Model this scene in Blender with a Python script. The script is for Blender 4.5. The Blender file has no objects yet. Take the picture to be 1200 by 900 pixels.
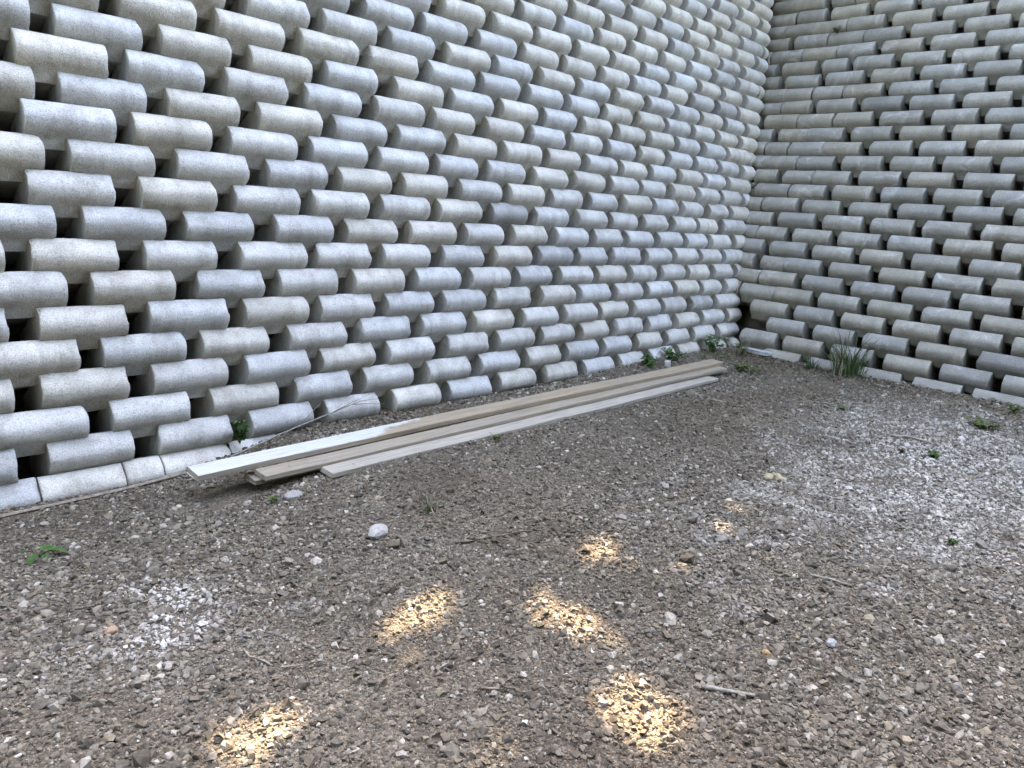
import bpy, bmesh, math, random
import numpy as np
from mathutils import Matrix, Vector, Euler

# ------------------------------------------------------------------ camera, sky, sun, exposure
scene = bpy.context.scene
S = 0.18                      # height of one course of the block walls in metres
Z0 = 0.85                     # courses between the yard's level and the crest of the lowest full course
def W(X, Y, Z):               # course units -> metres (left wall runs along X, right wall along Y)
    return Vector((X * S, Y * S, (Z + Z0) * S))

CAM_R = [[0.70474, -0.70608, 0.06922], [-0.12221, -0.21693, -0.96851], [0.69886, 0.67409, -0.23916]]
CAM_C = (-27.7034, -24.3553, 7.9229)
CAM_F = 846.4                 # focal length in pixels of a 1200 pixel wide frame
cam_data = bpy.data.cameras.new('camera')
cam = bpy.data.objects.new('camera', cam_data)
scene.collection.objects.link(cam)
r0, r1, r2 = (Vector(r) for r in CAM_R)
m = Matrix((r0, -r1, -r2)).transposed().to_4x4()
m.translation = W(*CAM_C)
cam.matrix_world = m
cam_data.sensor_width = 36.0
cam_data.lens = CAM_F / 1200.0 * 36.0
cam_data.clip_start = 0.05
cam_data.clip_end = 2000.0
scene.camera = cam

SUN_EL = math.radians(50)
SUN_AZ = Vector((0.70, 0.71)).normalized()          # towards the sun: over the top of the left wall
SUN_DIR = Vector((SUN_AZ.x * math.cos(SUN_EL), SUN_AZ.y * math.cos(SUN_EL), math.sin(SUN_EL)))
world = bpy.data.worlds.new('World')
scene.world = world
world.use_nodes = True
nt = world.node_tree
nt.nodes.clear()
sky = nt.nodes.new('ShaderNodeTexSky')
sky.sky_type = 'NISHITA'
sky.sun_disc = False
sky.sun_elevation = SUN_EL
sky.sun_rotation = math.atan2(SUN_AZ.x, SUN_AZ.y)
sky.air_density = 1.0
sky.dust_density = 1.5
sky.ozone_density = 1.0
bg = nt.nodes.new('ShaderNodeBackground')
bg.inputs['Strength'].default_value = 0.15
wo = nt.nodes.new('ShaderNodeOutputWorld')
nt.links.new(sky.outputs[0], bg.inputs[0])
nt.links.new(bg.outputs[0], wo.inputs[0])

sun_data = bpy.data.lights.new('sun', 'SUN')
sun_data.energy = 2.0
sun_data.angle = math.radians(0.5)
sun_data.color = (1.0, 0.92, 0.79)
sun = bpy.data.objects.new('sun', sun_data)
scene.collection.objects.link(sun)
sun.rotation_euler = (-SUN_DIR).to_track_quat('-Z', 'Y').to_euler()
sun.location = (0, 0, 30)

scene.view_settings.view_transform = 'Standard'
scene.view_settings.look = 'None'
scene.view_settings.gamma = 1.0
scene.view_settings.use_curve_mapping = False
scene.view_settings.exposure = 4.8
scene.view_settings.use_white_balance = True
scene.view_settings.white_balance_temperature = 8700
scene.view_settings.white_balance_tint = 15
scene.render.engine = 'CYCLES'
scene.cycles.use_denoising = True
scene.cycles.max_bounces = 4
scene.cycles.diffuse_bounces = 3
scene.cycles.use_adaptive_sampling = True
scene.cycles.adaptive_threshold = 0.02
scene.cycles.sample_clamp_indirect = 4.0

# ------------------------------------------------------------------ helpers
rng = np.random.default_rng(7)
random.seed(7)
COL = scene.collection

def link(o, parent=None):
    COL.objects.link(o)
    if parent is not None:
        o.parent = parent
    return o

def tag(o, label=None, cat=None, group=None, kind=None):
    if label: o['label'] = label
    if cat: o['category'] = cat
    if group: o['group'] = group
    if kind: o['kind'] = kind
    return o

def empty(name, loc=(0, 0, 0)):
    o = bpy.data.objects.new(name, None)
    o.location = loc
    o.empty_display_size = 0.1
    return link(o)

def mesh_obj(name, verts, faces, mat, parent=None, smooth=False, loc=None):
    me = bpy.data.meshes.new(name)
    me.from_pydata([tuple(v) for v in verts], [], faces)
    if smooth:
        me.polygons.foreach_set('use_smooth', [True] * len(me.polygons))
    me.update()
    if mat: me.materials.append(mat)
    o = bpy.data.objects.new(name, me)
    if loc is not None: o.location = loc
    return link(o, parent)

def sstep(a, b, x):
    t = np.clip((np.asarray(x, float) - a) / (b - a), 0, 1)
    return t * t * (3 - 2 * t)

_perm = rng.permutation(512)
def vnoise(x, y, sc=1.0, seed=0):
    """value noise -1..1 on arrays"""
    x = np.asarray(x, float) * sc + seed * 17.13; y = np.asarray(y, float) * sc + seed * 9.71
    xi = np.floor(x).astype(int); yi = np.floor(y).astype(int)
    fx = x - xi; fy = y - yi
    fx = fx * fx * (3 - 2 * fx); fy = fy * fy * (3 - 2 * fy)
    def h(a, b): return _perm[(_perm[(a + seed * 31) & 511] + b) & 511] / 255.5 - 1.0
    return (h(xi, yi) * (1 - fx) + h(xi + 1, yi) * fx) * (1 - fy) + (h(xi, yi + 1) * (1 - fx) + h(xi + 1, yi + 1) * fx) * fy

def ground_c(X, Y):
    """height of the yard in course units"""
    X = np.asarray(X, float); Y = np.asarray(Y, float)
    z = np.full(np.broadcast(X, Y).shape, -0.85)
    z = z - 0.70 * (1 - sstep(-20.5, -13.5, X)) * sstep(-12, -3, Y)
    z = z - 0.08 * sstep(-3, -1, Y) + 0.38 * np.exp(-((Y + 0.3) / 1.9) ** 2) * sstep(-2, 9, X)
    z = z + 0.12 * np.exp(-((X - 18.2) / 2.0) ** 2) * sstep(-1, -4, Y)
    near = sstep(90, 30, np.abs(X)) * sstep(90, 30, np.abs(Y))
    z = z + near * (1 - 0.85 * sstep(-8, -6, Y)) * (0.10 * vnoise(X, Y, 0.13, 3) + 0.05 * vnoise(X, Y, 0.5, 4))
    return z
def ground_m(x, y):
    return (ground_c(np.asarray(x) / S, np.asarray(y) / S) + Z0) * S

# ------------------------------------------------------------------ materials
class NT:
    def __init__(self, name):
        self.mat = bpy.data.materials.new(name); self.mat.use_nodes = True
        self.t = self.mat.node_tree; self.t.nodes.clear()
        self.out = self.n('ShaderNodeOutputMaterial'); self.b = self.n('ShaderNodeBsdfPrincipled')
        self.l(self.b.outputs[0], self.out.inputs[0])
        self.b.inputs['Roughness'].default_value = 0.9
        self.b.inputs['Specular IOR Level'].default_value = 0.25
    def n(self, t, **kw):
        nd = self.t.nodes.new(t)
        for k, v in kw.items(): setattr(nd, k, v)
        return nd
    def l(self, a, b): self.t.links.new(a, b)
    def noise(self, vec, scale, detail=3, rough=0.55, dist=0.0):
        nd = self.n('ShaderNodeTexNoise')
        nd.inputs['Scale'].default_value = scale; nd.inputs['Detail'].default_value = detail
        nd.inputs['Roughness'].default_value = rough; nd.inputs['Distortion'].default_value = dist
        self.l(vec, nd.inputs['Vector']); return nd.outputs[0]
    def ramp(self, fac, stops, interp='LINEAR'):
        nd = self.n('ShaderNodeValToRGB'); cr = nd.color_ramp; cr.interpolation = interp
        while len(cr.elements) < len(stops): cr.elements.new(0.5)
        for e, (p, c) in zip(cr.elements, stops):
            e.position = p; e.color = (c, c, c, 1) if isinstance(c, (int, float)) else (*c, 1)
        self.l(fac, nd.inputs[0]); return nd.outputs[0]
    def mix(self, fac, a, b, mode='MIX'):
        nd = self.n('ShaderNodeMix', data_type='RGBA', blend_type=mode)
        for s, v in ((nd.inputs[0], fac), (nd.inputs[6], a), (nd.inputs[7], b)):
            if isinstance(v, (int, float)): s.default_value = v
            elif isinstance(v, tuple): s.default_value = (*v, 1)
            else: self.l(v, s)
        return nd.outputs[2]
    def math(self, op, a, b=None):
        nd = self.n('ShaderNodeMath', operation=op)
        for s, v in ((nd.inputs[0], a), (nd.inputs[1], b)):
            if v is None: continue
            if isinstance(v, (int, float)): s.default_value = v
            else: self.l(v, s)
        return nd.outputs[0]
    def bump(self, h, strength, dist):
        nd = self.n('ShaderNodeBump'); nd.inputs['Strength'].default_value = strength
        nd.inputs['Distance'].default_value = dist; self.l(h, nd.inputs['Height'])
        self.l(nd.outputs[0], self.b.inputs['Normal'])

def mat_concrete(name, per_object=True):
    k = NT(name)
    tc = k.n('ShaderNodeTexCoord')
    oi = k.n('ShaderNodeObjectInfo')
    geo = k.n('ShaderNodeNewGeometry')
    vec = geo.outputs['Position']
    if per_object:
        tone = oi.outputs['Color']
    else:
        at = k.n('ShaderNodeAttribute', attribute_name='tone'); tone = at.outputs['Color']
    patch = k.noise(vec, 5.0, 4, 0.6)
    col = k.mix(1.0, tone, k.ramp(patch, [(0.3, 0.80), (0.7, 1.14)]), 'MULTIPLY')
    streak = k.noise(vec, 16.0, 5, 0.7, 0.6)
    col = k.mix(k.ramp(streak, [(0.58, 0.0), (0.80, 0.45)]), col, (0.15, 0.13, 0.095))
    mp = k.n('ShaderNodeMapping'); mp.inputs['Scale'].default_value = (9.0, 9.0, 1.3); k.l(vec, mp.inputs[0])
    run = k.noise(mp.outputs[0], 1.0, 5, 0.7, 0.3)
    col = k.mix(k.ramp(run, [(0.48, 0.0), (0.70, 0.50)]), col, (0.17, 0.15, 0.115))
    lime = k.noise(vec, 3.1, 6, 0.75, 0.8)
    col = k.mix(k.ramp(lime, [(0.56, 0.0), (0.70, 0.5)]), col, (0.47, 0.465, 0.455))
    grain = k.noise(vec, 130.0, 2, 0.6)
    col = k.mix(1.0, col, k.ramp(grain, [(0.30, 0.62), (0.45, 0.97), (0.60, 1.04), (0.72, 1.26)]), 'MULTIPLY')
    fine = k.noise(vec, 420.0, 1, 0.5)
    col = k.mix(1.0, col, k.ramp(fine, [(0.3, 0.80), (0.7, 1.20)]), 'MULTIPLY')
    k.l(col, k.b.inputs['Base Color'])
    h = k.math('ADD', k.math('MULTIPLY', grain, 0.7), k.math('MULTIPLY', k.noise(vec, 28.0, 4, 0.6), 1.2))
    k.bump(h, 0.55, 0.006)
    return k.mat

M_CONC = mat_concrete('concrete')
M_CONC_J = mat_concrete('concrete_joined', False)

def mat_soil(name, dark, light, scale=6.0):
    k = NT(name); vec = k.n('ShaderNodeNewGeometry').outputs['Position']
    n1 = k.noise(vec, scale, 6, 0.65); n2 = k.noise(vec, scale * 18, 3, 0.6)
    col = k.mix(k.ramp(n1, [(0.35, 0.0), (0.65, 1.0)]), dark, light)
    col = k.mix(1.0, col, k.ramp(n2, [(0.3, 0.55), (0.7, 1.35)]), 'MULTIPLY')
    k.l(col, k.b.inputs['Base Color'])
    k.bump(k.math('ADD', n2, n1), 0.8, 0.02)
    return k.mat
M_FILL = mat_soil('earth_fill', (0.035, 0.028, 0.02), (0.07, 0.058, 0.045))

def mat_ground():
    k = NT('gravel_fines'); vec = k.n('ShaderNodeNewGeometry').outputs['Position']
    n1 = k.noise(vec, 1.3, 5, 0.65)
    col = k.mix(k.ramp(n1, [(0.35, 0.0), (0.66, 1.0)]), (0.068, 0.053, 0.037), (0.132, 0.107, 0.078))
    n2 = k.noise(vec, 60, 4, 0.7)
    col = k.mix(1.0, col, k.ramp(n2, [(0.32, 0.45), (0.5, 0.95), (0.72, 1.6)]), 'MULTIPLY')
    vo = k.n('ShaderNodeTexVoronoi'); vo.inputs['Scale'].default_value = 110
    k.l(vec, vo.inputs['Vector'])
    hs = k.n('ShaderNodeSeparateColor'); k.l(vo.outputs['Color'], hs.inputs[0])
    col = k.mix(1.0, col, k.ramp(hs.outputs[0], [(0.0, 0.6), (0.6, 1.0), (1.0, 1.7)]), 'MULTIPLY')
    dv = k.n('ShaderNodeVectorMath', operation='DISTANCE'); k.l(vec, dv.inputs[0]); dv.inputs[1].default_value = (0.0, -1.0, 0.0)
    far = k.math('ADD', dv.outputs['Value'], k.math('MULTIPLY', n1, 2.0))
    col = k.mix(k.ramp(k.math('MULTIPLY', far, 0.1), [(0.88, 0.0), (0.93, 1.0)]), col, (0.045, 0.058, 0.024))  # dark green beyond the gravel, added out of view to cut ground bounce
    k.l(col, k.b.inputs['Base Color'])
    h = k.math('SUBTRACT', k.math('MULTIPLY', n2, 0.8), vo.outputs['Distance'])
    k.bump(h, 0.9, 0.012)
    return k.mat
M_GROUND = mat_ground()

def mat_stone(name, instancer):
    k = NT(name)
    if instancer:
        at = k.n('ShaderNodeAttribute', attribute_name='tint', attribute_type='INSTANCER'); tone = at.outputs['Color']
    else:
        tone = k.n('ShaderNodeObjectInfo').outputs['Color']
    vec = k.n('ShaderNodeNewGeometry').outputs['Position']
    n1 = k.noise(vec, 90, 4, 0.7)
    col = k.mix(1.0, tone, k.ramp(n1, [(0.3, 0.72), (0.7, 1.28)]), 'MULTIPLY')
    k.l(col, k.b.inputs['Base Color'])
    k.bump(n1, 0.5, 0.003)
    return k.mat
M_GRAVEL = mat_stone('crushed_stone', True)
M_STONE = mat_stone('loose_stone', False)

def mat_wood(name, painted=False):
    k = NT(name)
    tc = k.n('ShaderNodeTexCoord'); oi = k.n('ShaderNodeObjectInfo')
    mp = k.n('ShaderNodeMapping'); mp.inputs['Scale'].default_value = (1.0, 22.0, 22.0)
    k.l(tc.outputs['Object'], mp.inputs[0])
    loc = k.n('ShaderNodeCombineXYZ'); k.l(k.math('MULTIPLY', oi.outputs['Random'], 50.0), loc.inputs[0]); k.l(loc.outputs[0], mp.inputs['Location'])
    g = k.noise(mp.outputs[0], 3.0, 6, 0.7, 0.4)
    broad = k.noise(tc.outputs['Object'], 2.2, 4, 0.6)
    tone = oi.outputs['Color']
    col = k.mix(1.0, tone, k.ramp(g, [(0.28, 0.42), (0.5, 0.95), (0.75, 1.25)]), 'MULTIPLY')
    col = k.mix(k.ramp(broad, [(0.35, 0.0), (0.7, 0.45)]), col, (0.185, 0.165, 0.14))
    spots = k.noise(tc.outputs['Object'], 9.0, 3, 0.6)
    col = k.mix(k.ramp(spots, [(0.70, 0.0), (0.78, 0.7)]), col, (0.10, 0.085, 0.07))
    if painted:
        sx = k.n('ShaderNodeSeparateXYZ'); k.l(tc.outputs['Object'], sx.inputs[0])
        edge = k.math('ADD', sx.outputs[0], k.math('MULTIPLY', k.noise(tc.outputs['Object'], 9.0, 4, 0.6), 0.9))
        edge = k.math('ADD', edge, k.math('MULTIPLY', sx.outputs[1], -3.0))
        mask = k.ramp(k.math('MULTIPLY', edge, 0.5), [(0.84, 1.0), (0.92, 0.0)])
        wear = k.ramp(k.noise(mp.outputs[0], 5.0, 5, 0.75), [(0.48, 1.0), (0.68, 0.25)])
        sn = k.n('ShaderNodeSeparateXYZ'); k.l(tc.outputs['Normal'], sn.inputs[0])
        top = k.ramp(sn.outputs[2], [(0.2, 0.12), (0.5, 1.0)])
        k.mask = k.math('MULTIPLY', k.math('MULTIPLY', mask, wear), top)
        col = k.mix(k.mask, col, (0.36, 0.365, 0.355))
    k.l(col, k.b.inputs['Base Color'])
    k.b.inputs['Roughness'].default_value = 0.8
    k.bump(g, 0.5, 0.003)
    return k.mat
M_WOOD = mat_wood('weathered_wood')
M_WOODP = mat_wood('weathered_wood_with_paint', True)

def mat_plain(name, c, var=0.35, scale=30, rough=0.7, trans=0.0):
    k = NT(name); vec = k.n('ShaderNodeNewGeometry').outputs['Position']
    n1 = k.noise(vec, scale, 3, 0.6)
    col = k.mix(1.0, c, k.ramp(n1, [(0.3, 1 - var), (0.7, 1 + var)]), 'MULTIPLY')
    k.l(col, k.b.inputs['Base Color']); k.b.inputs['Roughness'].default_value = rough
    if trans:
        tr = k.n('ShaderNodeBsdfTranslucent'); k.l(col, tr.inputs[0])
        mx = k.n('ShaderNodeMixShader'); mx.inputs[0].default_value = trans
        k.l(k.b.outputs[0], mx.inputs[1]); k.l(tr.outputs[0], mx.inputs[2]); k.l(mx.outputs[0], k.out.inputs[0])
    return k.mat
M_LEAF = mat_plain('leaf_green', (0.042, 0.092, 0.026), 0.4, 40, 0.55, 0.3)
M_GRASS = mat_plain('grass_green', (0.036, 0.068, 0.022), 0.4, 25, 0.6, 0.25)
M_MOSS = mat_plain('weed_yellow_green', (0.075, 0.098, 0.032), 0.4, 40, 0.7, 0.25)
M_CROWN = mat_plain('tree_foliage', (0.055, 0.095, 0.03), 0.4, 3, 0.6, 0.2)
M_SKY_BLOCKER = mat_plain('sky_blocker_foliage', (0.032, 0.046, 0.024), 0.4, 3, 0.7)  # foliage of the added sky blocker, kept dark to cut its bounce
M_BARK = mat_plain('bark', (0.12, 0.095, 0.07), 0.5, 12, 0.9)
M_TWIG = mat_plain('dry_twig', (0.20, 0.165, 0.13), 0.4, 40, 0.85)
M_TWIG_PALE = mat_plain('bleached_wood', (0.19, 0.17, 0.142), 0.3, 60, 0.8)
M_LITTER = mat_plain('dry_leaf_litter', (0.070, 0.050, 0.032), 0.5, 25, 0.85)
M_TURF = mat_soil('terrace_turf', (0.05, 0.07, 0.025), (0.10, 0.11, 0.05), 2.0)

# ------------------------------------------------------------------ the ground: one sheet out to the horizon
NROW = 30
def axis(lo, hi, step, far):
    a = list(np.arange(lo, hi + step / 2, step))
    d = step; p = hi
    while p < far:
        d *= 1.45; p += d; a.append(p)
    d = step; p = lo
    while p > -far:
        d *= 1.45; p -= d; a.insert(0, p)
    return np.array(a)
gx = axis(-7.0, 4.2, 0.07, 600); gy = axis(-7.0, 0.4, 0.07, 600)
GX, GY = np.meshgrid(gx, gy, indexing='ij')
GZ = ground_m(GX, GY)
nx, ny = GX.shape
idx = np.arange(nx * ny).reshape(nx, ny)
gf = np.stack([idx[:-1, :-1], idx[1:, :-1], idx[1:, 1:], idx[:-1, 1:]], -1).reshape(-1, 4)
ground = mesh_obj('ground', np.stack([GX, GY, GZ], -1).reshape(-1, 3), gf.tolist(), M_GROUND, smooth=True)
tag(ground, 'gravel yard floor with grey brown fines', kind='structure')

# ------------------------------------------------------------------ the earth bank behind the two walls
BL, BR, XC, ZR = 0.2264, 0.4588, 18.888, -0.2086
def bank():
    back = 2.6
    pts = []
    for z in (-4.0, NROW + 0.3):
        yl = BL * z + back; xr = XC + BR * z + back
        pts += [W(-200, yl, z), W(xr, yl, z), W(xr, -200, z)]
    t = NROW + 0.3
    pts += [W(-200, 260, t), W(260, 260, t), W(260, -200, t)]
    o = mesh_obj('earth_bank', pts, [(0, 1, 4, 3), (1, 2, 5, 4), (3, 4, 7, 6), (4, 5, 8, 7)], M_FILL)
    o.data.materials.append(M_TURF)
    for i in (2, 3): o.data.polygons[i].material_index = 1
    tag(o, 'dark earth bank held back by the two block walls', kind='structure')
bank()

# ------------------------------------------------------------------ wall blocks
PROFILE = [(2.3, -2.05), (2.3, -1.25), (0.42, -0.24), (0.16, -0.035), (0.01, -0.005), (-0.115, -0.055), (-0.250, -0.160), (-0.372, -0.290),
           (-0.455, -0.430), (-0.478, -0.560), (-0.443, -0.735), (-0.345, -0.885), (-0.215, -1.00), (-0.085, -1.17), (0.020, -1.385), (0.045, -1.405), (0.60, -1.42)]
def block_mesh(length, seed, chips):
    """a round nosed concrete block, length along local +X, depth along +Y, crest at z = 0 (course units -> metres)"""
    r = random.Random(seed)
    e = 0.028
    prof = np.array(PROFILE)
    prof = prof + np.array([[r.uniform(-.012, .012), r.uniform(-.010, .010)] for _ in PROFILE])
    cen = np.array([0.6, -0.75])
    xs = [0.0, e] + [length * f for f in (0.10, 0.30, 0.5, 0.70, 0.90)] + [length - e, length]
    V = []
    for i, x in enumerate(xs):
        p = prof.copy()
        if i in (0, len(xs) - 1):
            d = cen - p; p = p + d / np.linalg.norm(d, axis=1)[:, None] * 0.028
        for j, q in enumerate(p):
            xx = x + (r.uniform(-.012, .012) if 0 < i < len(xs) - 1 else r.uniform(-.010, .010))
            V.append([xx, q[0] + r.uniform(-.005, .005), q[1] + r.uniform(-.005, .005)])
    n = len(PROFILE)
    for c in range(chips):                                   # broken arrises
        end = r.choice((0, 1)); j = r.randint(3, 9); amt = r.uniform(0.03, 0.10)
        loops = ([0, 1] if end == 0 else [len(xs) - 1, len(xs) - 2])
        for li in loops:
            for jj, wgt in ((j - 1, .35), (j, 1.0), (j + 1, .55)):
                v = V[li * n + jj]
                v[0] += (1 if end == 0 else -1) * amt * wgt * (1.0 if li == loops[0] else 0.9)
                v[1] += 0.35 * amt * wgt; v[2] -= 0.30 * amt * wgt
    F = []; flat = []
    for i in range(len(xs) - 1):
        for j in range(n):
            a, b = i * n + j, i * n + (j + 1) % n
            F.append((a, b, b + n, a + n)); flat.append(i in (0, len(xs) - 2) or j in (0, 1, n - 1, n - 2, n - 3))
    F.append(tuple(range(n - 1, -1, -1))); flat.append(True)
    F.append(tuple((len(xs) - 1) * n + j for j in range(n))); flat.append(True)
    V = np.array(V) * S
    return V, F, [not f for f in flat]

def block_data(length, seed, chips):
    V, F, sm = block_mesh(length, seed, chips)
    me = bpy.data.meshes.new('block')
    me.from_pydata(V.tolist(), [], F)
    me.polygons.foreach_set('use_smooth', sm)
    me.update(); me.materials.append(M_CONC)
    return me
LB = 2.42
VARIANTS = [block_data(LB, 100 + i, c) for i, c in enumerate((0, 1, 1, 0, 1, 0, 2, 1, 2, 3))]

def tone_for(kind_r, warm):
    """base colour of one block: plain grey, beige or dark grey"""
    u = random.random()
    v = random.uniform(0.93, 1.06)
    if u < 0.025: c = (0.34, 0.338, 0.33)
    elif u < 0.12: c = (0.43, 0.425, 0.412)
    elif u < 0.12 + 0.40 * warm + 0.16: c = (0.50, 0.472, 0.420)
    elif u < 0.80: c = (0.482, 0.468, 0.440)
    else: c = (0.475, 0.472, 0.460)
    return tuple(x * v * 0.80 for x in c)

def project(p):
    d = p - W(*CAM_C)
    z = r2.dot(d)
    if z < 0.05: return None
    return 600 + CAM_F * r0.dot(d) / z, 450 + CAM_F * r1.dot(d) / z

def seen_area(mw, length):
    us, vs = [], []
    for x in (0, length * S):
        for (y, z) in ((0, 0), (-0.46 * S, -0.6 * S), (-.2 * S, -1.0 * S)):
            q = project(mw @ Vector((x, y, z)))
            if q is None: return 0
            us.append(min(max(q[0], -5), 1205)); vs.append(min(max(q[1], -5), 905))
    return (max(us) - min(us)) * (max(vs) - min(vs))

def build_wall(name, label, blocks, base):
    """blocks: list of (matrix, length, tone); the 300 that show largest become objects, the rest one joined part"""
    root = empty(name, base)
    tag(root, label, 'wall')
    blocks.sort(key=lambda b: -seen_area(b[0], b[1]))
    inv = Matrix.Translation(-Vector(base))
    for i, (mw, ln, tone) in enumerate(blocks[:300]):
        k = random.choice((0, 1, 2, 3, 4, 5, 7, 8, 0, 1, 3, 5, 6, 9))
        o = bpy.data.objects.new('block', VARIANTS[k])
        o.parent = root
        o.matrix_local = inv @ mw @ Matrix.Diagonal((ln / LB, 1, 1, 1))
        o.color = (*tone, 1)
        COL.objects.link(o)
    rest = blocks[300:]
    if rest:
        V, F, SM, T = [], [], [], []
        for mw, ln, tone in rest:
            v, f, sm = block_mesh(ln, random.randint(0, 10 ** 6), 0)
            off = len(V); mm = inv @ mw
            V += [tuple(mm @ Vector(q)) for q in v]
            F += [tuple(a + off for a in ff) for ff in f]; SM += sm
            T += [(*tone, 1)] * len(v)
        me = bpy.data.meshes.new('far_blocks'); me.from_pydata(V, [], F)
        me.polygons.foreach_set('use_smooth', SM)
        at = me.color_attributes.new('tone', 'FLOAT_COLOR', 'POINT'); at.data.foreach_set('color', np.array(T, dtype=np.float32).ravel())
        me.materials.append(M_CONC_J); me.update()
        o = bpy.data.objects.new('far_blocks', me); o['kind'] = 'stuff'
        link(o, root)
    return root

def jitter(mw):
    return mw @ Euler((random.gauss(0, .014), random.gauss(0, .007), random.gauss(0, .010))).to_matrix().to_4x4()

left = []
for r in range(-1, NROW):
    rc = min(max(r, 0), 11)
    start = (-22.62 + 0.055 * rc) if r % 2 == 0 else (-20.62 - 0.024 * rc)
    start -= 3.1837 * 3
    end = XC + BR * r + min(0.95, max(-1.5, 0.98 - 0.098 * r)) + random.uniform(-.12, .12)
    x = start
    if r == -1:
        edges = [-32.5, -30.1, -27.7, -25.3, -22.95, -20.60, -19.42, -17.1, -14.7, -12.4, -10, -7.6, -5.2, -2.8]
        for a, b in zip(edges[:-1], edges[1:]):
            mw = Matrix.Translation(W(a + .02, BL * r - 0.02 + random.gauss(0, .02), r + 0.02 + random.gauss(0, .01)))
            left.append((jitter(mw), b - a - 0.04, tone_for(0, 0.1)))
        continue
    while x < end - 0.35:
        ln = LB + random.gauss(0, 0.055)
        xx = x + random.gauss(0, 0.05)
        if xx + ln > end - 0.1: ln = max(0.35, end - xx)
        elif end - (x + 3.1837) < 0.9: ln = min(end - xx, 3.0)
        mw = Matrix.Translation(W(xx, BL * r + random.gauss(0, .035), r + random.gauss(0, .018)))
        left.append((jitter(mw), ln, tone_for(0, min(1.0, max(0.0, (r - 5) / 10.0)))))  # more beige in upper courses: warm bounce light put into the block colour
        x += 3.1837
wall_l = build_wall('retaining_wall', 'long pale grey block wall on the left behind the stacked boards', left, tuple(W(-8, 0, -1.4)))

right = []
RY = [-2.95, -1.02, -2.59, -.93, -2.27, -.82, -2.24, -.78, -2.13, -.72, -2.11, -.71, -2.07, -.62, -2.07, -.54, -2.08, -.57, -2.02, -.53, -2.15, -.58, -2.16, -.62]
rotR = Matrix.Rotation(-math.pi / 2, 4, 'Z')              # local +X -> world -Y, local +Y -> world +X
for r in range(0, NROW):
    y = RY[r] if r < len(RY) else RY[22 + r % 2]
    LR = 2.50
    corner = BL * r + 0.35
    starts = []
    yy = y
    for k in range(9): starts.append((yy - 3.124 * k, LR))
    top = y                                                # blocks crowded together into the corner
    while corner - top > 0.45 and r > 3:
        spaced = random.random() < (0.30 if r > 4 else 0.1)
        gap = 0.55 if spaced else 0.03
        ln = min(random.choice((LR, LR, 1.7, 2.1)), corner - top - gap)
        if ln < 0.3: break
        starts.append((top + gap + ln, ln)); top = top + gap + ln
    for (ys, ln) in starts:
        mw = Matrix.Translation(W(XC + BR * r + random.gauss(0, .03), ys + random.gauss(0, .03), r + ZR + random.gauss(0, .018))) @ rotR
        tn = tone_for(0, 0.35); tn = tuple(c * k for c, k in zip(tn, (0.60, 0.59, 0.555)))       # darker: part grime, part this wall's shade put into the colour
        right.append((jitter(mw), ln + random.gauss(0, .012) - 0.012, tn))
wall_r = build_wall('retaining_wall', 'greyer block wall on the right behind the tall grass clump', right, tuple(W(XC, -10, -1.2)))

# ------------------------------------------------------------------ trees on the bank above, whose crowns shade the yard
DAPPLES = [(-3.45, -2.45, .13), (-3.36, -2.42, .14), (-3.25, -2.41, .11), (-3.55, -2.44, .08), (-2.42, -2.50, .12), (-2.29, -2.51, .09), (-2.39, -2.68, .07),
           (-2.89, -2.63, .09), (-2.98, -2.74, .11), (-2.86, -2.80, .10), (-2.97, -2.90, .10), (-2.86, -2.95, .09), (-2.98, -3.03, .07), (-3.19, -3.16, .10), (-3.10, -3.22, .10), (-3.22, -3.28, .12), (-3.10, -3.34, .11), (-3.20, -3.40, .11),
           (-4.19, -2.64, .12), (-4.09, -2.62, .11), (-4.02, -2.60, .07), (-1.36, -2.69, .07), (-1.66, -2.80, .08), (-2.18, -2.86, .075), (-3.66, -3.15, .07), (-3.57, -2.62, .065), (-1.80, -3.10, .06)]
TOPZ = W(0, 0, NROW + 0.3).z
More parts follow.
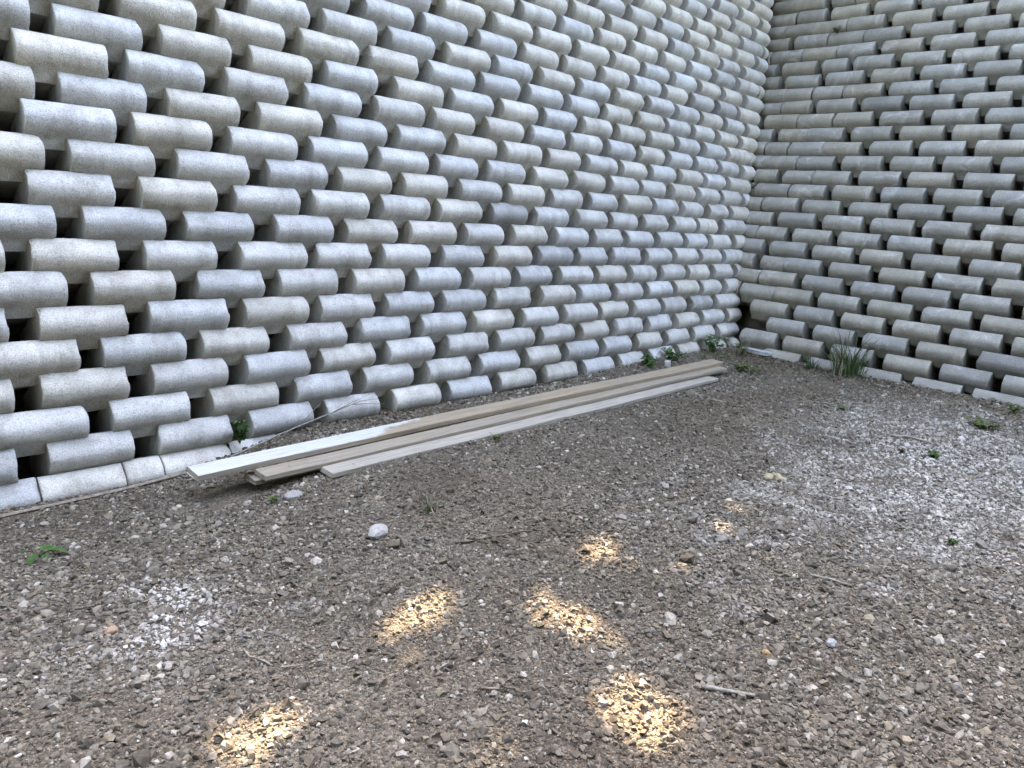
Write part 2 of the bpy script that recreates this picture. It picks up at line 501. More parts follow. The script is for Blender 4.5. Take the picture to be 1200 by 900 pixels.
def tree(label, cx, cy, cz, rx, ry, rz, tx, ty, nleaf, seed):
    rg = np.random.default_rng(seed)
    root = empty('broadleaf_tree', (tx, ty, TOPZ - 0.05))
    tag(root, label, 'tree', 'trees on the bank above the walls')
    # trunk with limbs
    V, F = [], []
    def limb(p, q, ra, rb, n=8):
        p, q = Vector(p), Vector(q); d = (q - p).normalized()
        u = d.orthogonal().normalized(); w = d.cross(u)
        off = len(V); seg = 5
        for s in range(seg + 1):
            t = s / seg; c = p.lerp(q, t) + u * math.sin(t * 3 + p.x) * 0.05; rr = ra + (rb - ra) * t
            for a in range(n):
                an = 2 * math.pi * a / n; V.append(c + u * math.cos(an) * rr + w * math.sin(an) * rr)
        for s in range(seg):
            for a in range(n):
                b = (a + 1) % n
                F.append((off + s * n + a, off + s * n + b, off + (s + 1) * n + b, off + (s + 1) * n + a))
    fork = Vector((cx - tx, cy - ty, 0)) * 0.25 + Vector((0, 0, max(1.0, (cz - TOPZ) * 0.55)))
    limb((0, 0, -0.2), fork, 0.20, 0.14)
    for i in range(9):
        an = 2 * math.pi * i / 9 + seed
        e = Vector((cx - tx + rx * .72 * math.cos(an), cy - ty + ry * .72 * math.sin(an), cz - TOPZ + rz * 0.35 * math.sin(i * 2.3)))
        limb(fork, e, 0.09, 0.02, 6)
    mesh_obj('trunk', V, F, M_BARK, root, smooth=True)
    # crown
    P = rg.normal(size=(nleaf * 2, 3)); P /= np.linalg.norm(P, axis=1)[:, None]
    P *= (rg.random(len(P)) ** (1 / 3.0))[:, None]
    P *= np.array([rx, ry, rz]) * (1 + 0.18 * vnoise(P[:, 0] * 3, P[:, 1] * 3 + P[:, 2], 1.0, seed))[:, None]
    P += np.array([cx, cy, cz])
    sd = np.array(SUN_DIR)
    keep = np.ones(len(P), bool)
    for (dx, dy, dr) in DAPPLES:
        rel = P - np.array([dx, dy, 0.0]); t = rel @ sd
        dist = np.linalg.norm(rel - t[:, None] * sd, axis=1)
        keep &= (dist > dr * 0.84 + 0.02 * rg.random(len(P))) | (rg.random(len(P)) < 0.03)
    P = P[keep][:nleaf]
    n = len(P)
    a = rg.normal(size=(n, 3)); a /= np.linalg.norm(a, axis=1)[:, None]
    b = rg.normal(size=(n, 3)); b -= (a * b).sum(1)[:, None] * a; b /= np.linalg.norm(b, axis=1)[:, None]
    ln = rg.uniform(.07, .11, n)[:, None]; wd = ln * rg.uniform(.5, .7, n)[:, None]
    P = P - np.array([tx, ty, TOPZ - 0.05])
    verts = np.stack([P - a * ln, P - b * wd, P + a * ln, P + b * wd], 1).reshape(-1, 3)
    me = bpy.data.meshes.new('crown')
    me.vertices.add(len(verts)); me.vertices.foreach_set('co', verts.astype(np.float32).ravel())
    me.loops.add(4 * n); me.loops.foreach_set('vertex_index', np.arange(4 * n, dtype=np.int32))
    me.polygons.add(n); me.polygons.foreach_set('loop_start', np.arange(0, 4 * n, 4, dtype=np.int32))
    me.update(calc_edges=True); me.materials.append(M_CROWN)
    link(bpy.data.objects.new('crown', me), root)
tree('leafy tree on the bank above the middle of the long wall', 0.2, 3.6, 9.0, 3.4, 3.6, 1.9, 0.0, 5.2, 34000, 11)
tree('leafy tree on the bank above the corner of the walls', 4.6, 1.6, 9.4, 3.6, 4.0, 2.0, 6.9, 4.0, 38000, 12)
tree('leafy tree on the bank above the right wall', 8.4, -2.6, 9.2, 3.2, 4.2, 2.0, 9.4, -2.4, 30000, 13)

tree('leafy tree on the bank behind the corner of the walls', 8.0, 2.9, 9.6, 3.0, 3.0, 2.0, 9.6, 4.2, 30000, 14)

# ------------------------------------------------------------------ unseen wood added behind the camera to hold back low sky light
def sky_blocker_wood():
    rg = np.random.default_rng(99); n = 80000
    an = rg.uniform(math.radians(118), math.radians(322), n)                 # from the far left round to the far right
    rad = 11.0 - 3.0 * sstep(.2, .9, -np.cos(an)) + np.abs(rg.normal(0, 2.0, n)) + 1.2 * np.sin(an * 9) + .8 * np.sin(an * 23 + 1)
    top = 14.0 + 5.0 * sstep(.05, .8, -np.cos(an)) + 1.2 * np.sin(an * 7 + 2) + .8 * np.sin(an * 17)
    z = top * rg.random(n) ** .8
    rad = rad + (z / top) ** 2 * 1.0 - 1.2 * np.exp(-((z - 4) / 2.5) ** 2)
    P = np.stack([-3.5 + rad * np.cos(an), -3.0 + rad * np.sin(an), z], -1)
    P = P[~((P[:, 1] > -1.5) & (P[:, 0] > -30)) & ~(P[:, 0] > 2.6)]; n = len(P)
    a = rg.normal(size=(n, 3)); a /= np.linalg.norm(a, axis=1)[:, None]
    b = rg.normal(size=(n, 3)); b -= (a * b).sum(1)[:, None] * a; b /= np.linalg.norm(b, axis=1)[:, None]
    ln = rg.uniform(.18, .36, n)[:, None]; wd = ln * .62
    verts = np.stack([P - a * ln, P - b * wd, P + a * ln, P + b * wd], 1).reshape(-1, 3)
    o = mesh_obj('sky_blocker_wood', verts.tolist(), np.arange(4 * n).reshape(-1, 4).tolist(), M_SKY_BLOCKER)
    tag(o, 'unseen ring of dark foliage added round the open side to block low sky light', 'sky_blocker_wood', kind='stuff')
sky_blocker_wood()

# ------------------------------------------------------------------ gravel: crushed stones, thousands, one object of instances
def gravel_nodes():
    ng = bpy.data.node_groups.new('gravel_instances', 'GeometryNodeTree')
    ng.interface.new_socket('Geometry', in_out='INPUT', socket_type='NodeSocketGeometry')
    ng.interface.new_socket('Geometry', in_out='OUTPUT', socket_type='NodeSocketGeometry')
    N, L = ng.nodes.new, ng.links.new
    gi = N('NodeGroupInput'); go = N('NodeGroupOutput')
    join = N('GeometryNodeGeometryToInstance')
    for v in range(14):
        ico = N('GeometryNodeMeshIcoSphere'); ico.inputs['Radius'].default_value = 1.0
        ico.inputs['Subdivisions'].default_value = 1
        sp = N('GeometryNodeSetPosition')
        rv = N('FunctionNodeRandomValue'); rv.data_type = 'FLOAT_VECTOR'
        rv.inputs[0].default_value = (-0.42,) * 3; rv.inputs[1].default_value = (0.42,) * 3
        rv.inputs['Seed'].default_value = v * 13 + 5
        L(ico.outputs[0], sp.inputs['Geometry']); L(rv.outputs[0], sp.inputs['Offset'])
        hull = N('GeometryNodeConvexHull'); L(sp.outputs[0], hull.inputs[0])
        sm = N('GeometryNodeSetShadeSmooth'); sm.inputs['Shade Smooth'].default_value = False
        L(hull.outputs[0], sm.inputs[0])
        st = N('GeometryNodeSetMaterial'); st.inputs['Material'].default_value = M_GRAVEL
        L(sm.outputs[0], st.inputs[0]); L(st.outputs[0], join.inputs[0])
    mp = N('GeometryNodeMeshToPoints'); L(gi.outputs[0], mp.inputs['Mesh'])
    iop = N('GeometryNodeInstanceOnPoints'); L(mp.outputs[0], iop.inputs['Points']); L(join.outputs[0], iop.inputs['Instance'])
    iop.inputs['Pick Instance'].default_value = True
    def attr(nm, ty):
        a = N('GeometryNodeInputNamedAttribute'); a.data_type = ty; a.inputs['Name'].default_value = nm; return a.outputs[0]
    L(attr('idx', 'INT'), iop.inputs['Instance Index'])
    e2r = N('FunctionNodeEulerToRotation'); L(attr('rot', 'FLOAT_VECTOR'), e2r.inputs[0]); L(e2r.outputs[0], iop.inputs['Rotation'])
    L(attr('size', 'FLOAT_VECTOR'), iop.inputs['Scale'])
    L(iop.outputs[0], go.inputs[0])
    return ng

def in_view(x, y, margin):
    """roughly what the yard shows from anywhere within a step of the photograph's place"""
    c = W(*CAM_C); d = np.stack([x - c.x, y - c.y, -np.full_like(x, c.z)], -1)
    z = d @ np.array(r2); u = 600 + CAM_F * (d @ np.array(r0)) / np.maximum(z, .05); v = 450 + CAM_F * (d @ np.array(r1)) / np.maximum(z, .05)
    return (z > 0.2) & (u > -margin) & (u < 1200 + margin) & (v < 900 + margin)

def blob(x, y, cx, cy, rx, ry, seed, rag=0.45):
    d = np.hypot((x - cx) / rx, (y - cy) / ry) + rag * vnoise(x, y, 5.0, seed) + 0.5 * rag * vnoise(x, y, 14.0, seed + 1)
    return sstep(1.35, 0.25, d)

def scatter(n, dmin, dmax):
    x = rng.uniform(-6.8, 4.4, n); y = rng.uniform(-6.6, 0.0, n)
    c = W(*CAM_C); d = np.hypot(x - c.x, y - c.y)
    k = in_view(x, y, 260) & (d >= dmin) & (d < dmax)
    k &= (y < -0.02) & (x < XC * S - 0.02)
    k &= ~((x > -3.50) & (x < 2.02) & (y < -.53) & (y > -.81)) & ~((x > -2.86) & (x < 1.56) & (y < -.78) & (y > -.965))
    return x[k], y[k], d[k]

PTS, SIZ, ROT, IDX, TIN = [], [], [], [], []
def add_stones(x, y, rad, sink):
    n = len(x)
    asp = np.stack([rng.uniform(.8, 1.35, n), rng.uniform(.7, 1.05, n), rng.uniform(.55, .95, n)], -1)
    sz = rad[:, None] * asp
    z = ground_m(x, y) + sz[:, 2] * sink * rng.uniform(.2, 2.2, n)
    rot = np.stack([rng.normal(0, .38, n), rng.normal(0, .38, n), rng.uniform(0, 6.283, n)], -1)
    # colours of the stones themselves: grey limestone, some buff, some dark, chalk white in two areas
    u = rng.random(n); v = np.exp(rng.normal(0, .25, n))
    col = np.where((u < .58)[:, None], np.array([.104, .096, .084]), np.where((u < .78)[:, None], np.array([.122, .106, .084]),
          np.where((u < .88)[:, None], np.array([.060, .053, .045]), np.array([.215, .208, .195]))))
    col = col * v[:, None]
    brown = sstep(.05, .55, vnoise(x, y, 1.1, 21))[:, None] * 0.5
    col = col * (1 - brown) + brown * np.array([.088, .070, .053]) * v[:, None]
    pale = np.maximum(blob(x, y, 0.75, -3.2, 2.2, 1.05, 31, .40) * 0.85, blob(x, y, 1.6, -2.5, 1.0, 0.7, 32, .4) * 0.30)
    pale = np.maximum(pale, blob(x, y, -4.12, -1.98, .42, .36, 34, .6) * 0.30) * rng.uniform(.45, 1.1, n)
    col = col * (1 - pale[:, None]) + pale[:, None] * np.array([.33, .332, .335]) * np.clip(v, .75, 1.3)[:, None]
    white = blob(x, y, -4.03, -1.74, .12, .18, 33, 1.1) * 0.8 * (rng.random(n) < 0.5)      # a splash of whitewash
    white = np.maximum(white, blob(x, y, -4.12, -1.92, .12, .10, 35, 1.1) * 0.7 * (rng.random(n) < 0.5))
    col = col * (1 - white[:, None]) + white[:, None] * np.array([.40, .415, .43])
    PTS.append(np.stack([x, y, z], -1)); SIZ.append(sz); ROT.append(rot); IDX.append(rng.integers(0, 14, n)); TIN.append(np.clip(col * np.array([0.97, 0.885, 0.775]), .012, .75))

def coarse_mask(x, y):
    m = 0.55 + 0.55 * vnoise(x, y, 0.9, 51) + 0.35 * vnoise(x, y, 2.6, 52)
    m = m - 0.75 * blob(x, y, -1.9, -1.3, 1.3, 0.75, 53) + 0.35 * blob(x, y, -1.9, -3.6, 1.4, 1.0, 54)
    return np.clip(m, 0.06, 1.0)
# big stones, then middling, then grit
x, y, d = scatter(30000, 0.5, 9.5); k = rng.random(len(x)) < coarse_mask(x, y) ** 1.3 * 0.45; x, y = x[k], y[k]
add_stones(x, y, np.clip(np.exp(rng.normal(math.log(.0150), .28, len(x))), .009, .030), 0.28)
x, y, d = scatter(200000, 0.5, 9.5); k = rng.random(len(x)) < (0.35 + 0.65 * coarse_mask(x, y)) * np.clip(6.0 / (d + 1), .45, 1.0); x, y = x[k], y[k]
add_stones(x, y, np.clip(np.exp(rng.normal(math.log(.0092), .30, len(x))), .005, .017), 0.25)
x, y, d = scatter(300000, 0.5, 5.0); k = rng.random(len(x)) < np.clip(4.2 / (d + .4) - .35, .15, 1.0); x, y = x[k], y[k]
add_stones(x, y, np.clip(np.exp(rng.normal(math.log(.0044), .25, len(x))), .003, .008), 0.25)
PTS = np.concatenate(PTS).astype(np.float32); SIZ = np.concatenate(SIZ).astype(np.float32); ROT = np.concatenate(ROT).astype(np.float32)
IDX = np.concatenate(IDX).astype(np.int32); TIN = np.concatenate(TIN).astype(np.float32)
gm = bpy.data.meshes.new('gravel'); gm.vertices.add(len(PTS)); gm.vertices.foreach_set('co', PTS.ravel())
a = gm.attributes.new('size', 'FLOAT_VECTOR', 'POINT'); a.data.foreach_set('vector', SIZ.ravel())
a = gm.attributes.new('rot', 'FLOAT_VECTOR', 'POINT'); a.data.foreach_set('vector', ROT.ravel())
a = gm.attributes.new('idx', 'INT', 'POINT'); a.data.foreach_set('value', IDX)
a = gm.attributes.new('tint', 'FLOAT_VECTOR', 'POINT'); a.data.foreach_set('vector', TIN.ravel())
gm.update(); gm.materials.append(M_GRAVEL)
gravel = link(bpy.data.objects.new('gravel', gm))
tag(gravel, 'crushed grey and buff stone covering the yard', 'gravel', kind='stuff')
gravel.modifiers.new('stones', 'NODES').node_group = gravel_nodes()
print('gravel stones', len(PTS))

# ------------------------------------------------------------------ loose boards
def board(label, A, B, width, thick, mat, tone, sag=0.0, tilt=0.0, seed=0):
    """A, B: centre of the two ends on the underside (course units)"""
    rg = random.Random(seed)
    a, b = W(*A), W(*B); d = b - a; L = d.length
    nseg = 14; V = []; F = []
    w, t = width * S / 2, thick * S
    sec = [(-w, .002), (-w + .003, 0), (w - .003, 0), (w, .003), (w, t - .003), (w - .004, t), (-w + .004, t), (-w, t - .003)]
    for i in range(nseg + 1):
        f = i / nseg
        dz = -sag * math.sin(math.pi * f) + rg.uniform(-.0015, .0015); dy = .010 * math.sin(f * 5 + seed * 2) + rg.uniform(-.002, .002)
        for (y, z) in sec:
            end = 0.0
            if i in (0, nseg): end = rg.uniform(-.004, .004) + (y / w) * rg.uniform(-.003, .003)
            V.append((f * L + end, y + dy + rg.uniform(-.001, .001), z + dz))
    n = len(sec)
    for i in range(nseg):
        for j in range(n):
            p, q = i * n + j, i * n + (j + 1) % n
            F.append((p, p + n, q + n, q))
    F.append(tuple(range(n))); F.append(tuple(nseg * n + j for j in range(n - 1, -1, -1)))
    o = mesh_obj('board', V, F, mat)
    x = d.normalized(); y = Vector((0, 0, 1)).cross(x).normalized(); z = x.cross(y)
    mw = Matrix((x, y, z)).transposed().to_4x4(); mw.translation = a
    o.matrix_world = mw @ Matrix.Rotation(tilt, 4, 'X')
    o.color = (*tone, 1)
    return tag(o, label, 'board', 'boards stacked along the left wall')
gz = lambda X, Y: float(ground_c(X, Y))
TH = 0.165
board('lowest long weathered board, under the bare grey brown one', (-18.05, -4.02, -1.02), (11.0, -4.06, -.72), .78, TH, M_WOOD, (.165, .135, .10), 0.0, 0.0, 1)
board('bare grey brown board lying between the white ended one and the front one', (-17.85, -4.22, -1.02 + TH + .012), (10.7, -4.26, -.72 + TH + .012), .76, TH, M_WOOD, (.225, .185, .137), 0.0, 0.0, 2)
board('top board beside the wall with its left end painted white', (-19.62, -3.46, -1.02 + 2 * TH + .03), (11.2, -3.60, -.72 + 2 * TH + .03), .84, TH * 1.15, M_WOODP, (.24, .186, .125), 0.0, 0.03, 3)
board('shorter pale board lying lowest in front, on the gravel', (-15.95, -5.0, -.93), (8.7, -4.86, -.79), .80, TH, M_WOOD, (.285, .25, .205), 0.0, 0.0, 4)

# ------------------------------------------------------------------ loose stones and rubble
def stone(name, label, x, y, size, tone, seed, cat='stone', sub=2, rough=.20, sink=.3, rz=0.0, box=False, z=None):
    rg = random.Random(seed)
    bm = bmesh.new()
    if box:
        bmesh.ops.create_cube(bm, size=2.0)
        bmesh.ops.bevel(bm, geom=bm.edges[:], offset=.14, segments=2, affect='EDGES')
        bmesh.ops.subdivide_edges(bm, edges=[e for e in bm.edges if e.calc_length() > 1.0], cuts=3, use_grid_fill=True)
    else:
        bmesh.ops.create_icosphere(bm, subdivisions=sub, radius=1.0)
    for v in bm.verts:
        k = 1 + rg.uniform(-rough, rough); v.co = Vector((v.co.x * size[0] * k, v.co.y * size[1] * k, v.co.z * size[2] * (1 + rg.uniform(-rough, rough) * .6)))
    me = bpy.data.meshes.new(name); bm.to_mesh(me); bm.free()
    me.polygons.foreach_set('use_smooth', [False] * len(me.polygons)); me.update()
    me.materials.append(M_STONE if cat == 'stone' else M_CONC)
    o = link(bpy.data.objects.new(name, me))
    o.location = (x, y, (float(ground_m(x, y)) if z is None else z) + size[2] * sink); o.rotation_euler = (rg.uniform(-.1, .1), rg.uniform(-.1, .1), rz)
    o.color = (*tone, 1)
    return tag(o, label, cat)
stone('stone', 'large pale rounded stone lying alone on the gravel left of centre', -3.085, -1.72, (.072, .046, .034), (.24, .23, .21), 1, rough=.14, sink=.55, rz=.5, sub=2)
stone('stone', 'flat grey stone just in front of the left board ends', -3.13, -0.99, (.055, .040, .022), (.20, .19, .17), 2, rough=.14, sink=.5, rz=.2)
stone('stone', 'small orange brown stone on the gravel at the left edge', -4.285, -1.775, (.022, .018, .015), (.26, .17, .11), 3, sink=.6)
stone('stone', 'squarish white stone on the dark gravel at lower right', -2.25, -3.58, (.025, .020, .014), (.21, .21, .205), 4, sink=.7, rough=.25)
stone('stone', 'broad buff stone on the gravel between the sunlit patches', -2.62, -3.08, (.040, .026, .018), (.20, .18, .145), 5, rough=.16, sink=.55, rz=.8)
stone('stone', 'small rusty brown pebble on the gravel at lower right', -2.52, -3.44, (.016, .015, .012), (.26, .16, .08), 6, sink=.8)
for i, (dx, dy, rr) in enumerate([(0, 0, .040), (.075, -.02, .030), (.03, -.07, .034)]):
    stone('stone', ['largest yellowish lump of the little pile right of centre', 'yellowish lump at the back of the little pile right of centre', 'yellowish lump at the front of the little pile right of centre'][i],
          -.70 + dx, -2.57 + dy, (rr, rr * .75, rr * .6), (.25, .205, .13), 20 + i, rough=.22, sink=.6, rz=i)
o = stone('concrete_slab', 'flat pale broken concrete slab lying in the corner of the walls', 3.30, -0.47, (.062, .19, .022), (.34, .35, .35), 7, 'concrete slab', rough=.05, box=True, sink=1.0, rz=-.2, z=float(ground_m(3.2, -.5)) + .02)
stone('concrete_rubble', 'round brown grey lump of rubble in the corner of the walls', 3.40, -0.10, (.085, .085, .075), (.26, .235, .20), 8, 'rubble', rough=.08, sub=3, sink=.6, z=float(ground_m(3.3, -.2)))
stone('concrete_rubble', 'small cube of broken concrete beside the weeds behind the boards', 1.62, -0.30, (.035, .03, .03), (.46, .45, .43), 9, 'rubble', rough=.10, box=True, sink=.8, rz=.5)

# ------------------------------------------------------------------ twigs
def tube(pts, r0_, r1_, n=6):
    V, F = [], []
    for i, p in enumerate(pts):
        p = Vector(p); q = Vector(pts[min(i + 1, len(pts) - 1)]); pr = Vector(pts[max(i - 1, 0)])
        d = (q - pr).normalized(); u = d.orthogonal().normalized(); w = d.cross(u); r = r0_ + (r1_ - r0_) * i / (len(pts) - 1)
        for a in range(n):
            an = 2 * math.pi * a / n; V.append(p + u * math.cos(an) * r + w * math.sin(an) * r)
    for i in range(len(pts) - 1):
        for a in range(n):
            b = (a + 1) % n; F.append((i * n + a, i * n + b, (i + 1) * n + b, (i + 1) * n + a))
    F.append(tuple(range(n - 1, -1, -1))); F.append(tuple((len(pts) - 1) * n + a for a in range(n)))
    return V, F
def twig(label, pts, ra, rb, mat, lift=.008, branches=(), wob=.012, seed=0, cat='twig'):
    rg = random.Random(seed); P = []
    for i in range(len(pts) - 1):
        for s_ in range(4):
            t = s_ / 4; x = pts[i][0] * (1 - t) + pts[i + 1][0] * t; y = pts[i][1] * (1 - t) + pts[i + 1][1] * t
            z = (pts[i][2] * (1 - t) + pts[i + 1][2] * t) if len(pts[i]) > 2 else float(ground_m(x, y)) + lift
            P.append((x + rg.uniform(-wob, wob), y + rg.uniform(-wob, wob), z + rg.uniform(0, wob * .6)))
    e = pts[-1]; P.append((e[0], e[1], e[2] if len(e) > 2 else float(ground_m(e[0], e[1])) + lift))
    base = Vector(P[0]); V, F = tube([Vector(p) - base for p in P], ra, rb)
    for (i, dx, dy, dz) in branches:
        q = Vector(P[i]) - base; v2, f2 = tube([q, q + Vector((dx, dy, dz)) * .5 + Vector((.006, .004, .004)), q + Vector((dx, dy, dz))], ra * .55, rb * .6, 5)
        off = len(V); V += v2; F += [tuple(a + off for a in f) for f in f2]
    o = mesh_obj('twig', V, F, mat, smooth=True, loc=base)
    return tag(o, label, cat)
twig('thin dark forked twig on the gravel right of the large pale stone', [(-2.86, -2.05), (-2.62, -2.12), (-2.40, -2.20)], .006, .003, M_BARK, branches=[(3, .12, .09, .01), (5, .08, -.10, .008)], seed=1)
twig('dark curved stem standing out of the gravel above the large pale stone', [(-2.63, -1.50), (-2.70, -1.62), (-2.79, -1.82)], .006, .003, M_BARK, lift=.02, branches=[(5, -.04, -.10, .03)], seed=2)
twig('short thick bleached stick on the gravel at lower right', [(-2.89, -3.39), (-2.79, -3.53)], .009, .006, M_TWIG_PALE, lift=.012, wob=.004, seed=3)
twig('slim pale stick on the gravel near the right edge', [(-1.78, -3.29), (-1.72, -3.46)], .007, .004, M_TWIG_PALE, lift=.012, wob=.004, seed=4)
twig('short white stick on the gravel beyond the right board ends', [(.76, -1.28), (.84, -1.43)], .010, .006, M_TWIG_PALE, lift=.012, wob=.004, seed=5)
twig('thin brown twig on the gravel at lower left', [(-4.0, -2.22), (-3.97, -2.36), (-3.86, -2.45)], .004, .002, M_TWIG, seed=6)
twig('curly dark root at the bottom centre of the gravel', [(-3.50, -2.90), (-3.44, -2.95), (-3.40, -3.02)], .006, .003, M_BARK, lift=.015, seed=7)
twig('reddish dry root on the white gravel at the right', [(1.15, -2.72), (1.25, -2.86), (1.22, -3.02)], .012, .006, M_TWIG, lift=.015, seed=8)
zb = lambda X, Y, Z: tuple(W(X, Y, Z))
twig('long pale dry stem leaning on the lowest blocks behind the white board end', [zb(-17.6, -1.6, -1.0), zb(-15.6, -1.0, -.78), zb(-13.6, -.75, -.45), zb(-11.8, -.62, -.10), zb(-10.9, -.55, -.16)], .006, .0025, M_TWIG_PALE,
     branches=[(6, .20, .05, .13), (9, .30, -.02, .10), (11, .25, -.04, -.02)], wob=.004, seed=9)
zl = lambda x, y: (x, y, float(ground_m(x, y)) + .012)
V, F = tube([Vector(zl(-4.75, -.235)), Vector(zl(-4.335, -.225)), Vector(zl(-4.16, -.22)), Vector(zl(-3.94, -.215)), Vector(zl(-3.70, -.20)), Vector(zl(-3.40, -.19))], .010, .009, 5)
b0 = Vector(V[0]); tag(mesh_obj('lath', [v - b0 for v in V], F, M_TWIG, loc=b0), 'thin brown wooden lath lying along the foot of the left wall', 'lath')

# ------------------------------------------------------------------ weeds and grass
def leaf_pts(L, w, fold, droop):
    """pointed leaf along +X, six quads/triangles"""
    xs = [0, .25, .55, .82, 1.0]; ws = [.10, .85, 1.0, .55, 0.0]
    V = []
    for x, k in zip(xs, ws):
        z = -droop * x * x * L
        V += [(x * L, -k * w, z + fold * k * w), (x * L, 0, z), (x * L, k * w, z + fold * k * w)]
    F = []
    for i in range(4):
        for j in range(2): a = i * 3 + j; F.append((a, a + 1, a + 4, a + 3))
    return V, F
def leafy(name, label, x, y, z, h, nst, nleaf, ls, mat, seed, spread=.5, lean=(0, 0), each=False, group=None):
    rg = random.Random(seed)
    root = empty(name, (x, y, z)); tag(root, label, 'weed', group)
    SV, SF, LV, LF = [], [], [], []
    for s_ in range(nst):
        an = rg.uniform(0, 6.28); tip = Vector((math.cos(an) * h * spread * rg.uniform(.3, 1) + lean[0] * h, math.sin(an) * h * spread * rg.uniform(.3, 1) + lean[1] * h, h * rg.uniform(.6, 1.05)))
        pts = [tip * t + Vector((0, 0, .25 * h * math.sin(math.pi * t) * .3)) for t in (0, .35, .7, 1.0)]
        v, f = tube(pts, .0028, .0012, 4); off = len(SV); SV += v; SF += [tuple(a + off for a in q) for q in f]
        for l in range(nleaf):
            t = rg.uniform(.25, 1.0) if not each else 1.0
            p = tip * t; L = ls * rg.uniform(.65, 1.15)
            v, f = leaf_pts(L, L * rg.uniform(.24, .36), rg.uniform(.1, .5), rg.uniform(.1, .5))
            R = Euler((rg.uniform(-.5, .5), rg.uniform(-.5, .25), rg.uniform(0, 6.28) if not each else an + rg.uniform(-.3, .3))).to_matrix()
            v = [R @ Vector(q) + p for q in v]
            if each: mesh_obj('leaf', v, f, mat, root, smooth=True)
            else:
                off = len(LV); LV += v; LF += [tuple(a + off for a in q) for q in f]
    mesh_obj('stem', SV, SF, mat, root, smooth=True)
    if LV: mesh_obj('foliage', LV, LF, mat, root, smooth=True)
    return root
def grass(label, x, y, n, h, rad, mat, seed, cat='grass', curl=1.0, name='grass_clump', z=None):
    rg = random.Random(seed); V, F = [], []
    root_z = float(ground_m(x, y)) - .004 if z is None else z
    for b in range(n):
        an = rg.uniform(0, 6.28); r = rad * math.sqrt(rg.random()) * .5; L = h * rg.uniform(.4, 1.1); w = rg.uniform(.0022, .0042) * (1 + h)
        out = rg.uniform(.25, .9) * curl; px, py = math.cos(an) * r, math.sin(an) * r
        da = an + rg.uniform(-.8, .8); side = Vector((-math.sin(da), math.cos(da), 0))
        off = len(V)
        for i in range(6):
            t = i / 5; hor = L * out * t * t; ver = L * (t - .50 * out * t * t)
            c = Vector((px + math.cos(da) * hor, py + math.sin(da) * hor, ver)); k = w * (1 - t) ** .6
            V += [c - side * k, c + side * k]
        for i in range(5): F.append((off + i * 2, off + i * 2 + 1, off + i * 2 + 3, off + i * 2 + 2))
    o = mesh_obj(name, V, F, mat, smooth=True, loc=(x, y, root_z))
    return tag(o, label, cat)
leafy('weed', 'low weed with five broad green leaves at the left edge', -4.30, -0.83, float(ground_m(-4.3, -.83)), .035, 6, 1, .075, M_LEAF, 5, 1.1, each=True)
leafy('weed', 'bright green ferny weed growing from the wall behind the white board end', -3.03, -.12, W(0, 0, -.95).z, .17, 9, 16, .028, M_LEAF, 6, .35, (.0, -.25))
leafy('weed', 'leafy weed at the wall foot left of the bushy one by the right board ends', 1.35, -.24, float(ground_m(1.35, -.24)), .15, 10, 12, .05, M_LEAF, 7, .7)
leafy('weed', 'bushy weed sprawling over the blocks behind the right board ends', 1.85, -.22, float(ground_m(1.85, -.22)), .16, 12, 14, .05, M_LEAF, 8, .9)
leafy('weed', 'dark green weed between the buried blocks near the corner', 2.75, -.20, float(ground_m(2.75, -.2)), .20, 12, 14, .05, M_LEAF, 9, .8)
leafy('weed', 'scraggly brownish weed in the corner of the two walls', 3.05, -.42, float(ground_m(3.05, -.42)), .18, 9, 10, .03, M_MOSS, 10, .8)
leafy('weed', 'yellow green weed at the right ends of the boards', 2.28, -.80, float(ground_m(2.28, -.8)), .10, 14, 10, .035, M_MOSS, 11, 1.0)
leafy('weed', 'tiny weed in front of the middle of the boards', -1.62, -1.02, float(ground_m(-1.62, -1.02)), .05, 8, 6, .02, M_MOSS, 12, 1.0)
leafy('weed', 'tiny yellowish weed on the gravel below the left board ends', -3.24, -.97, float(ground_m(-3.24, -.97)), .035, 8, 6, .018, M_MOSS, 13, 1.0)
leafy('weed', 'spreading yellow green weed on the gravel by the right edge', 2.10, -3.15, float(ground_m(2.1, -3.15)), .07, 18, 9, .04, M_MOSS, 14, 2.0)
leafy('weed', 'small round green weed on the white gravel at the right', .88, -3.10, float(ground_m(.88, -3.1)), .06, 12, 9, .028, M_LEAF, 15, .9)
leafy('weed', 'small reddish weed on the white gravel at the right', .80, -2.90, float(ground_m(.8, -2.9)), .04, 9, 7, .026, M_LITTER, 16, .9)
leafy('weed', 'faint low weed on the gravel short of the tall grass', 1.66, -2.13, float(ground_m(1.66, -2.13)), .04, 9, 7, .025, M_MOSS, 17, 1.2)
leafy('weed', 'little green weed in the gravel below the patch of white stones', -.78, -3.64, float(ground_m(-.78, -3.64)), .035, 7, 6, .02, M_LEAF, 18, 1.0)
leafy('weed', 'small weed at the foot of the right wall by the frame edge', 2.98, -3.20, float(ground_m(2.98, -3.2)), .11, 7, 7, .035, M_LEAF, 19, .5)
leafy('weed', 'dry weed hanging in the joint half way up the corner', 3.93, .22, W(0, 0, 10.2).z, .12, 8, 8, .028, M_MOSS, 20, .8, (-.4, -.5))
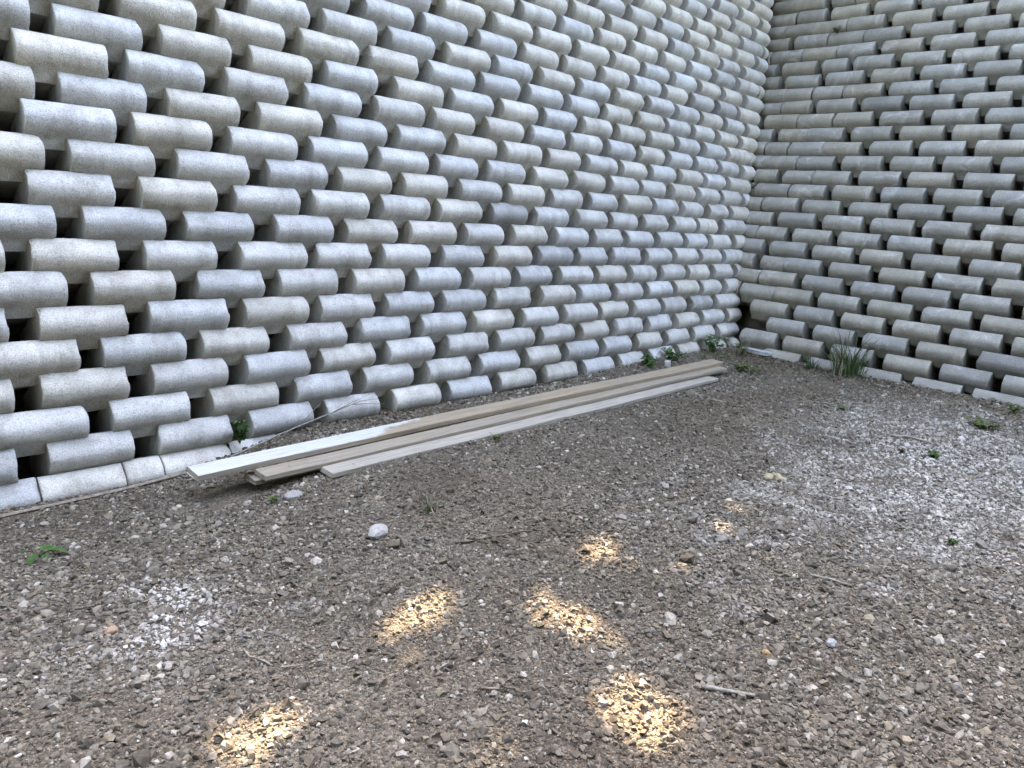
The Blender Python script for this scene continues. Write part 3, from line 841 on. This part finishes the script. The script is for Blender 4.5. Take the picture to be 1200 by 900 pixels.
leafy('weed', 'small green tuft growing from the upper right wall', W(28.6, 0, 0).x, W(0, -.2, 0).y, W(0, 0, 21.6).z, .11, 8, 9, .03, M_LEAF, 21, .5, (-.3, 0))
grass('tall arching dark green grass clump against the right wall', 3.22, -1.60, 85, .74, .36, M_GRASS, 31, curl=1.05)
grass('dry straw coloured stems standing in the tall green clump at the right wall', 3.20, -1.52, 9, .66, .40, M_TWIG, 35, curl=.7)
grass('dead straw tuft in the corner beside the round lump of rubble', 3.15, -.30, 45, .26, .30, M_TWIG, 36, curl=1.3)
grass('ragged dry grass between the weeds behind the right board ends', 1.62, -.18, 40, .18, .30, M_TWIG, 37, curl=1.3)
grass('low ragged green grass at the foot of the corner blocks', 2.55, -.34, 60, .14, .34, M_MOSS, 38, curl=1.4)
grass('short grass tuft left of the tall clump at the right wall', 3.14, -1.22, 60, .22, .16, M_GRASS, 32)
grass('sparse grass blades in the gravel above the large pale stone', -2.73, -1.68, 16, .12, .07, M_GRASS, 33)
grass('wispy grass by the right board ends', 2.36, -.92, 36, .16, .14, M_MOSS, 34)

# dry leaves and bark that have drifted to the foot of the right wall
def litter():
    V, F = [], []
    n = 3600
    t = rng.random(n)
    x = np.where(t < .40, 3.30 - np.abs(rng.normal(0, .30, n)), rng.uniform(-5, 3, n)); y = np.where(t < .40, rng.uniform(-5.0, -.3, n), rng.uniform(-4.8, -.22, n))
    k = (t >= .40) & (y > -.97) & (y < -.5) & (x < 2); x, y = x[~k], y[~k]
    z = ground_m(x, y)
    for i in range(len(x)):
        L = rng.uniform(.010, .034); v, f = leaf_pts(L, L * rng.uniform(.2, .42), rng.uniform(.1, .9), rng.uniform(-.3, .6))
        R = Euler((rng.normal(0, .5), rng.normal(0, .4), rng.uniform(0, 6.28))).to_matrix(); p = Vector((x[i], y[i], z[i] + .012))
        off = len(V); V += [R @ Vector(q) + p for q in v]; F += [tuple(a + off for a in q) for q in f]
    o = mesh_obj('leaf_litter', V, F, M_LITTER, smooth=True)
    tag(o, 'dry brown leaf litter strewn along the foot of the right wall', 'leaf litter', kind='stuff')
litter()
